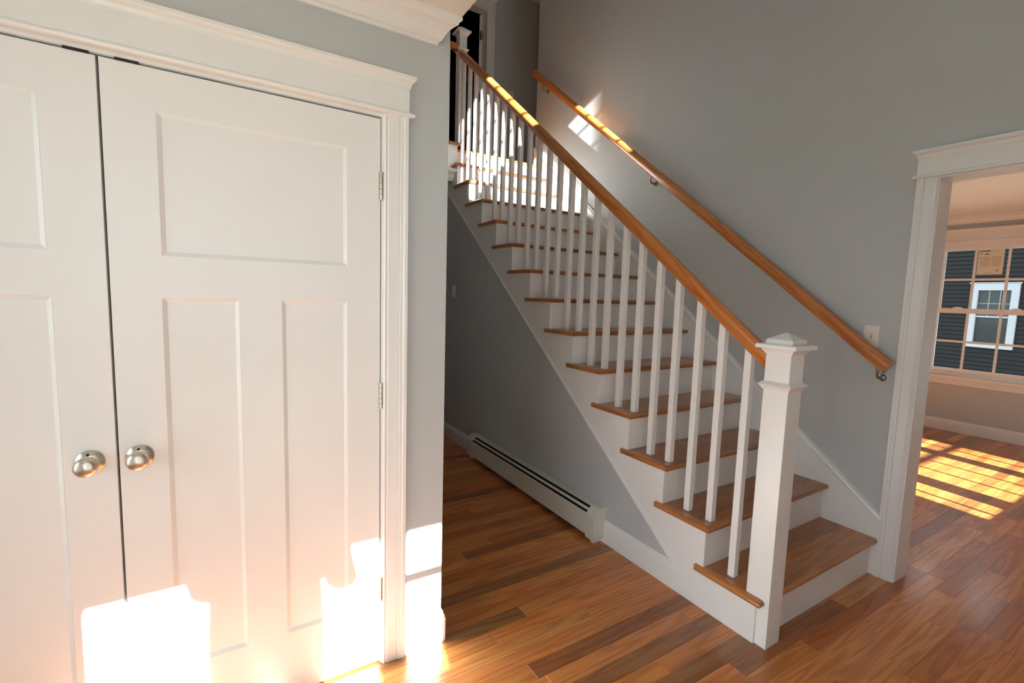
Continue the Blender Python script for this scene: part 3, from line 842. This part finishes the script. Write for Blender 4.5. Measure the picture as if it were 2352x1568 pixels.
# sticker on the upper sash
stk = empty('window_sticker', (FX + 0.07, 0.72, 1.83), 'cream printed paper label on the upper middle pane of the far window', 'label')
xs = FX + 0.0705
MB().box(xs - 0.0004, xs + 0.0012, 0.617, 0.8285, 1.829, 2.1075).build('sheet', 'paper', stk)
def ink(a, b, c, d, mat, nm): MB().box(xs - 0.0009, xs - 0.0004, a, b, c, d).build(nm, mat, stk)
ink(0.730, 0.815, 2.088, 2.097, 'ink', 'printed_bar')
ink(0.665, 0.718, 2.087, 2.092, 'greyink', 'printed_line')
ink(0.797, 0.812, 2.060, 2.068, 'blue', 'blue_mark')
ink(0.742, 0.772, 2.052, 2.064, 'blue', 'blue_mark')
ink(0.794, 0.808, 2.005, 2.022, 'greyink', 'printed_mark')
for k in range(8):
    z = 2.020 - k * 0.014
    ink(0.728, 0.786 if k < 3 else 0.812, z, z + 0.0045, 'greyink', 'printed_line')
    ink(0.640, 0.716, z + 0.004, z + 0.0085, 'greyink', 'printed_line')
ink(0.655, 0.672, 1.866, 1.880, 'yellowink', 'printed_seal')
ink(0.690, 0.770, 1.842, 1.8465, 'greyink', 'printed_line')

# front windows behind the camera
window_unit('window_2', 'y', Y0 - 0.02, -0.09, HI[0], HI[1], HI[2], HI[3], [HI[0] + (HI[1] - HI[0]) * k / 5 for k in range(1, 5)], [4.09, 4.33, 4.57], mw=0.028, label='wide muntined window high over the entry', gl='lowe')
for k, (a, b, c, d) in enumerate(RW):
    cols = [(a + b) / 2] if b - a < 0.6 else [3.177, 3.478]
    window_unit('window_%d' % (k + 3), 'y', Y0 - 0.02, -0.09, a, b, c, d, cols, [0.80, 1.08, 1.36, 1.62, 1.88], mw=0.026, label='%s front window of the next room' % ('narrow left', 'wide middle', 'narrow right')[k], gl='lowe2')
window_unit('window_6', 'y', Y0 - 0.02, -0.09, SL_R[0], SL_R[1], SL_R[2], SL_R[3], [], [0.36, 0.748, 1.135, 1.52, 1.905], 0.028, 0.042, label='narrow sidelight right of the entry door')
window_unit('window_7', 'x', -3.16, -0.10, LW[0], LW[1], LW[2], LW[3], [-0.90, -0.45, 0.0], [1.0, 1.32, 1.75], 0.04, 0.022, label='wide muntined window in the left wall of the entry')
d4 = empty('door_4', (-2.16, Y0 - 0.1, 0)); struct(d4, 'glazed storm door behind the camera')
wall_grid(MB(), 'y', Y0 - 0.12, Y0 - 0.09, (-2.628, -1.692), (0.012, 2.09), [(-2.578, -1.739, 0.60, 2.02)]).build('door_frame', 'trim', d4)  # solid lower part added to cut light bouncing off the floor
MB().box(-2.578, -1.739, Y0 - 0.106, Y0 - 0.103, 0.60, 2.02).build('pane', 'glass', d4)

# ------------------------------------------------------------------ outdoors
g = MB()
g.add([(-40, -40, -0.45), (60, -40, -0.45), (60, 40, -0.45), (-40, 40, -0.45)], [(0, 1, 2, 3)])
struct(g.build('ground', 'ground'), 'bare lawn outside')
# porch over the entry: roof, beam, posts, deck
pc = empty('porch', (-2.1, -2.9, -0.1)); struct(pc, 'covered entry porch in front of the house')
MB().box(-3.9, 6.0, -4.25, Y0 - 0.17, 2.46, 2.62).build('porch_roof', 'porch', pc)  # length in front of the next room added to dim it
MB().box(-3.9, 6.0, -4.15, -4.0, 2.27, 2.46).build('porch_beam', 'porch', pc)
for x in (-3.75, -0.55, 1.9, 5.85): MB().box(x - 0.07, x + 0.07, -4.145, -4.005, -0.12, 2.27).build('porch_post', 'porch', pc)
MB().box(-3.9, 6.0, -4.25, Y0 - 0.17, -0.22, -0.12).build('porch_deck', 'porch', pc)

# neighbouring house seen through the far window
HX = 13.0
ho = empty('house', (HX, 2, -0.45), 'dark blue-grey clapboard house with white window trim outside', 'house')
MB().box(HX + 0.03, HX + 6, -7, 11, -0.45, 5.2).build('wall_core', 'siding', ho)
hw = dict(y0=1.38, y1=2.28, z0=0.52, z1=2.07)
s_ = (HX - CAM_LOC[0]) / (10.0 - CAM_LOC[0])
def nb(y, z): return (CAM_LOC[1] + (y - CAM_LOC[1]) * s_, CAM_LOC[2] + (z - CAM_LOC[2]) * s_)
ty0, tz0 = nb(1.375, 0.735); ty1, tz1 = nb(2.045, 1.905)
gy0, gz0 = nb(1.478, 0.828); gy1, gz1 = nb(1.938, 1.790)
_, gm = nb(1.5, 1.308)
bh = 0.098
prof = [(0.030, 0.0), (-0.002, 0.0), (-0.002, 0.006), (0.022, bh + 0.012), (0.030, bh + 0.012)]
nboard = int(5.6 / bh)
bprot = {}
for k in range(nboard):
    z = -0.45 + k * bh
    segs = [(-7.0, 11.0)]
    if z + bh > tz0 - 0.02 and z < tz1 + 0.06:
        segs = [(-7.0, ty0 + 0.02), (ty1 - 0.02, 11.0)]
    for a, b in segs:
        key = (round(a, 3), round(b, 3))
        if key not in bprot:
            m = MB().loft([[(HX + p, a, z + h) for p, h in prof], [(HX + p, b, z + h) for p, h in prof]])
            bprot[key] = (m.build('clapboard', 'siding', ho, origin=(HX, 2, z)))
        else:
            copy_part(bprot[key], ho, Vector((0, 0, z + 0.45)))
hwn = empty('window', (HX, (ty0 + ty1) / 2, tz0), parent=ho)
wall_grid(MB(), 'x', HX - 0.035, HX + 0.03, (ty0, ty1), (tz0, tz1), [(gy0, gy1, gz0, gz1)]).build('window_trim', 'housetrim', hwn)
mould(MB(), CAP_PROF, HX - 0.012, ty0 + 0.0, ty1 - 0.0, tz1 - 0.005, 'y', -1, -1, 1).build('window_cap', 'housetrim', hwn)
MB().box(HX - 0.012, HX + 0.01, gy0, gy1, gm - 0.018, gm + 0.018).build('meeting_rail', 'housetrim', hwn)
for a, b in ((gz0, gm - 0.018), (gm + 0.018, gz1)):
    MB().box(HX + 0.004, HX + 0.007, gy0, gy1, a, b).build('pane', 'farglass', hwn)
MB().box(HX + 0.022, HX + 0.029, gy0 - 0.01, gy1 + 0.01, gz0, gm).build('lower_dark_sheet', 'housedark', hwn)  # dark sheet stands in for the unlit room behind the lower pane
MB().box(HX + 0.022, HX + 0.029, gy0 - 0.01, gy1 + 0.01, gm, gz1).build('upper_blind', 'curtain', hwn)
for c in (1, 2):
    y = gy0 + (gy1 - gy0) * c / 3
    MB().box(HX + 0.010, HX + 0.014, y - 0.008, y + 0.008, gm, gz1).build('muntin', 'greyink', hwn)
MB().box(HX + 0.010, HX + 0.014, gy0, gy1, (gm + gz1) / 2 - 0.008, (gm + gz1) / 2 + 0.008).build('muntin', 'greyink', hwn)

ho.rotation_euler = (0, 0, math.radians(-10))

# ------------------------------------------------------------------ the photographer, whose shadow falls on the closet doors
def person():
    P = Vector((-2.06, -1.27, 0))
    V, E, Rr = [], [], []
    def v(x, y, z, r, r2=None, frm=None):
        V.append((P.x + x, P.y + y, z)); Rr.append((r, r2 if r2 else r))
        if frm is not None: E.append((frm, len(V) - 1))
        return len(V) - 1
    pel = v(0, 0, 0.96, 0.185, 0.125)
    wa = v(0, 0, 1.10, 0.185, 0.12, pel)
    ch = v(0, 0.01, 1.30, 0.185, 0.12, wa)
    nk = v(0, 0.02, 1.47, 0.06, 0.06, ch)
    nh = v(0, 0.035, 1.53, 0.055, 0.055, nk)
    for s_ in (-1, 1):
        hp = v(s_ * 0.095, 0, 0.86, 0.09, 0.095, pel)
        kn = v(s_ * 0.11, 0.02, 0.48, 0.062, 0.065, hp)
        an = v(s_ * 0.12, -0.01, 0.10, 0.042, 0.048, kn)
        he = v(s_ * 0.12, 0.0, 0.05, 0.043, 0.045, an)
        v(s_ * 0.135, 0.15, 0.035, 0.04, 0.032, he)
        sh = v(s_ * 0.165, 0.01, 1.39, 0.075, 0.075, ch)
        if s_ > 0:
            el = v(0.250, 0.03, 1.05, 0.066, 0.066, sh); wr_ = v(0.215, 0.10, 1.36, 0.030, 0.030, el); dx = -0.01
        else:
            el = v(-0.185, 0.09, 1.12, 0.046, 0.046, sh); wr_ = v(-0.03, 0.13, 1.34, 0.030, 0.030, el); dx = 0.02
        pm = v(V[wr_][0] - P.x + dx, V[wr_][1] - P.y + 0.005, V[wr_][2] + 0.055, 0.034, 0.018, wr_)
        bx_, by_, bz_ = V[pm][0] - P.x, V[pm][1] - P.y, V[pm][2]
        for q, ln in ((-0.026, 0.052), (-0.009, 0.062), (0.009, 0.058), (0.026, 0.046)):
            a_ = v(bx_ + q, by_ + 0.004, bz_ + 0.035, 0.0095, 0.0095, pm)
            v(bx_ + q, by_ - 0.012, bz_ + 0.035 + ln * 0.7, 0.008, 0.008, a_)
        t1 = v(bx_ - s_ * 0.038, by_ + 0.0, bz_ - 0.005, 0.011, 0.011, pm)
        v(bx_ - s_ * 0.052, by_ - 0.012, bz_ + 0.028, 0.009, 0.009, t1)
    root = empty('person', (P.x, P.y, 0), 'person in a dark coat standing inside the front door, arms raised', 'person')
    me = bpy.data.meshes.new('body')
    me.from_pydata([tuple(Vector(p) - Vector((P.x, P.y, 0))) for p in V], E, [])
    o = bpy.data.objects.new('body', me); COL.objects.link(o); o.parent = root
    me.materials.append(M['cloth'])
    sk = o.modifiers.new('skin', 'SKIN'); sk.use_smooth_shade = True
    for i, r in enumerate(Rr):
        me.skin_vertices[0].data[i].radius = r
    me.skin_vertices[0].data[0].use_root = True
    ss = o.modifiers.new('sub', 'SUBSURF'); ss.levels = 1; ss.render_levels = 1
    hd = MB(); c = Vector((P.x, P.y + 0.045, 1.63)); loops = []
    for a in range(1, 14):
        t = math.pi * a / 14
        z = -math.cos(t) * 0.122; r = math.sin(t)
        wx = 0.076 * r * (0.86 if z < -0.05 else 1.0); wy = 0.096 * r
        lp = []
        for k in range(24):
            an_ = 2 * math.pi * k / 24
            x, y = wx * math.cos(an_), wy * math.sin(an_)
            if math.sin(an_) > 0.93 and -0.045 < z < 0.015: y += 0.018 * (1 - abs(z + 0.022) / 0.04)      # nose
            if abs(math.sin(an_)) < 0.2 and -0.03 < z < 0.03: x *= 1.12                                     # ears
            if 0.6 < math.sin(an_) < 0.93 and 0.0 < z < 0.03: y -= 0.006                                    # eye sockets
            lp.append((c.x + x, c.y + y, c.z + z))
        loops.append(lp)
    hd.loft(loops).build('head', 'skin', root, smooth=True)
    hr = MB(); loops = []
    for a in range(7, 15):
        t = math.pi * a / 14
        z = -math.cos(t) * 0.130; r = max(math.sin(t), 0.01)
        loops.append([(c.x + 0.083 * r * math.cos(2 * math.pi * k / 24), c.y - 0.012 + 0.100 * r * math.sin(2 * math.pi * k / 24), c.z + 0.022 + z * 0.9) for k in range(24)])
    hr.loft(loops).build('hair', 'hair', root, smooth=True)
person()
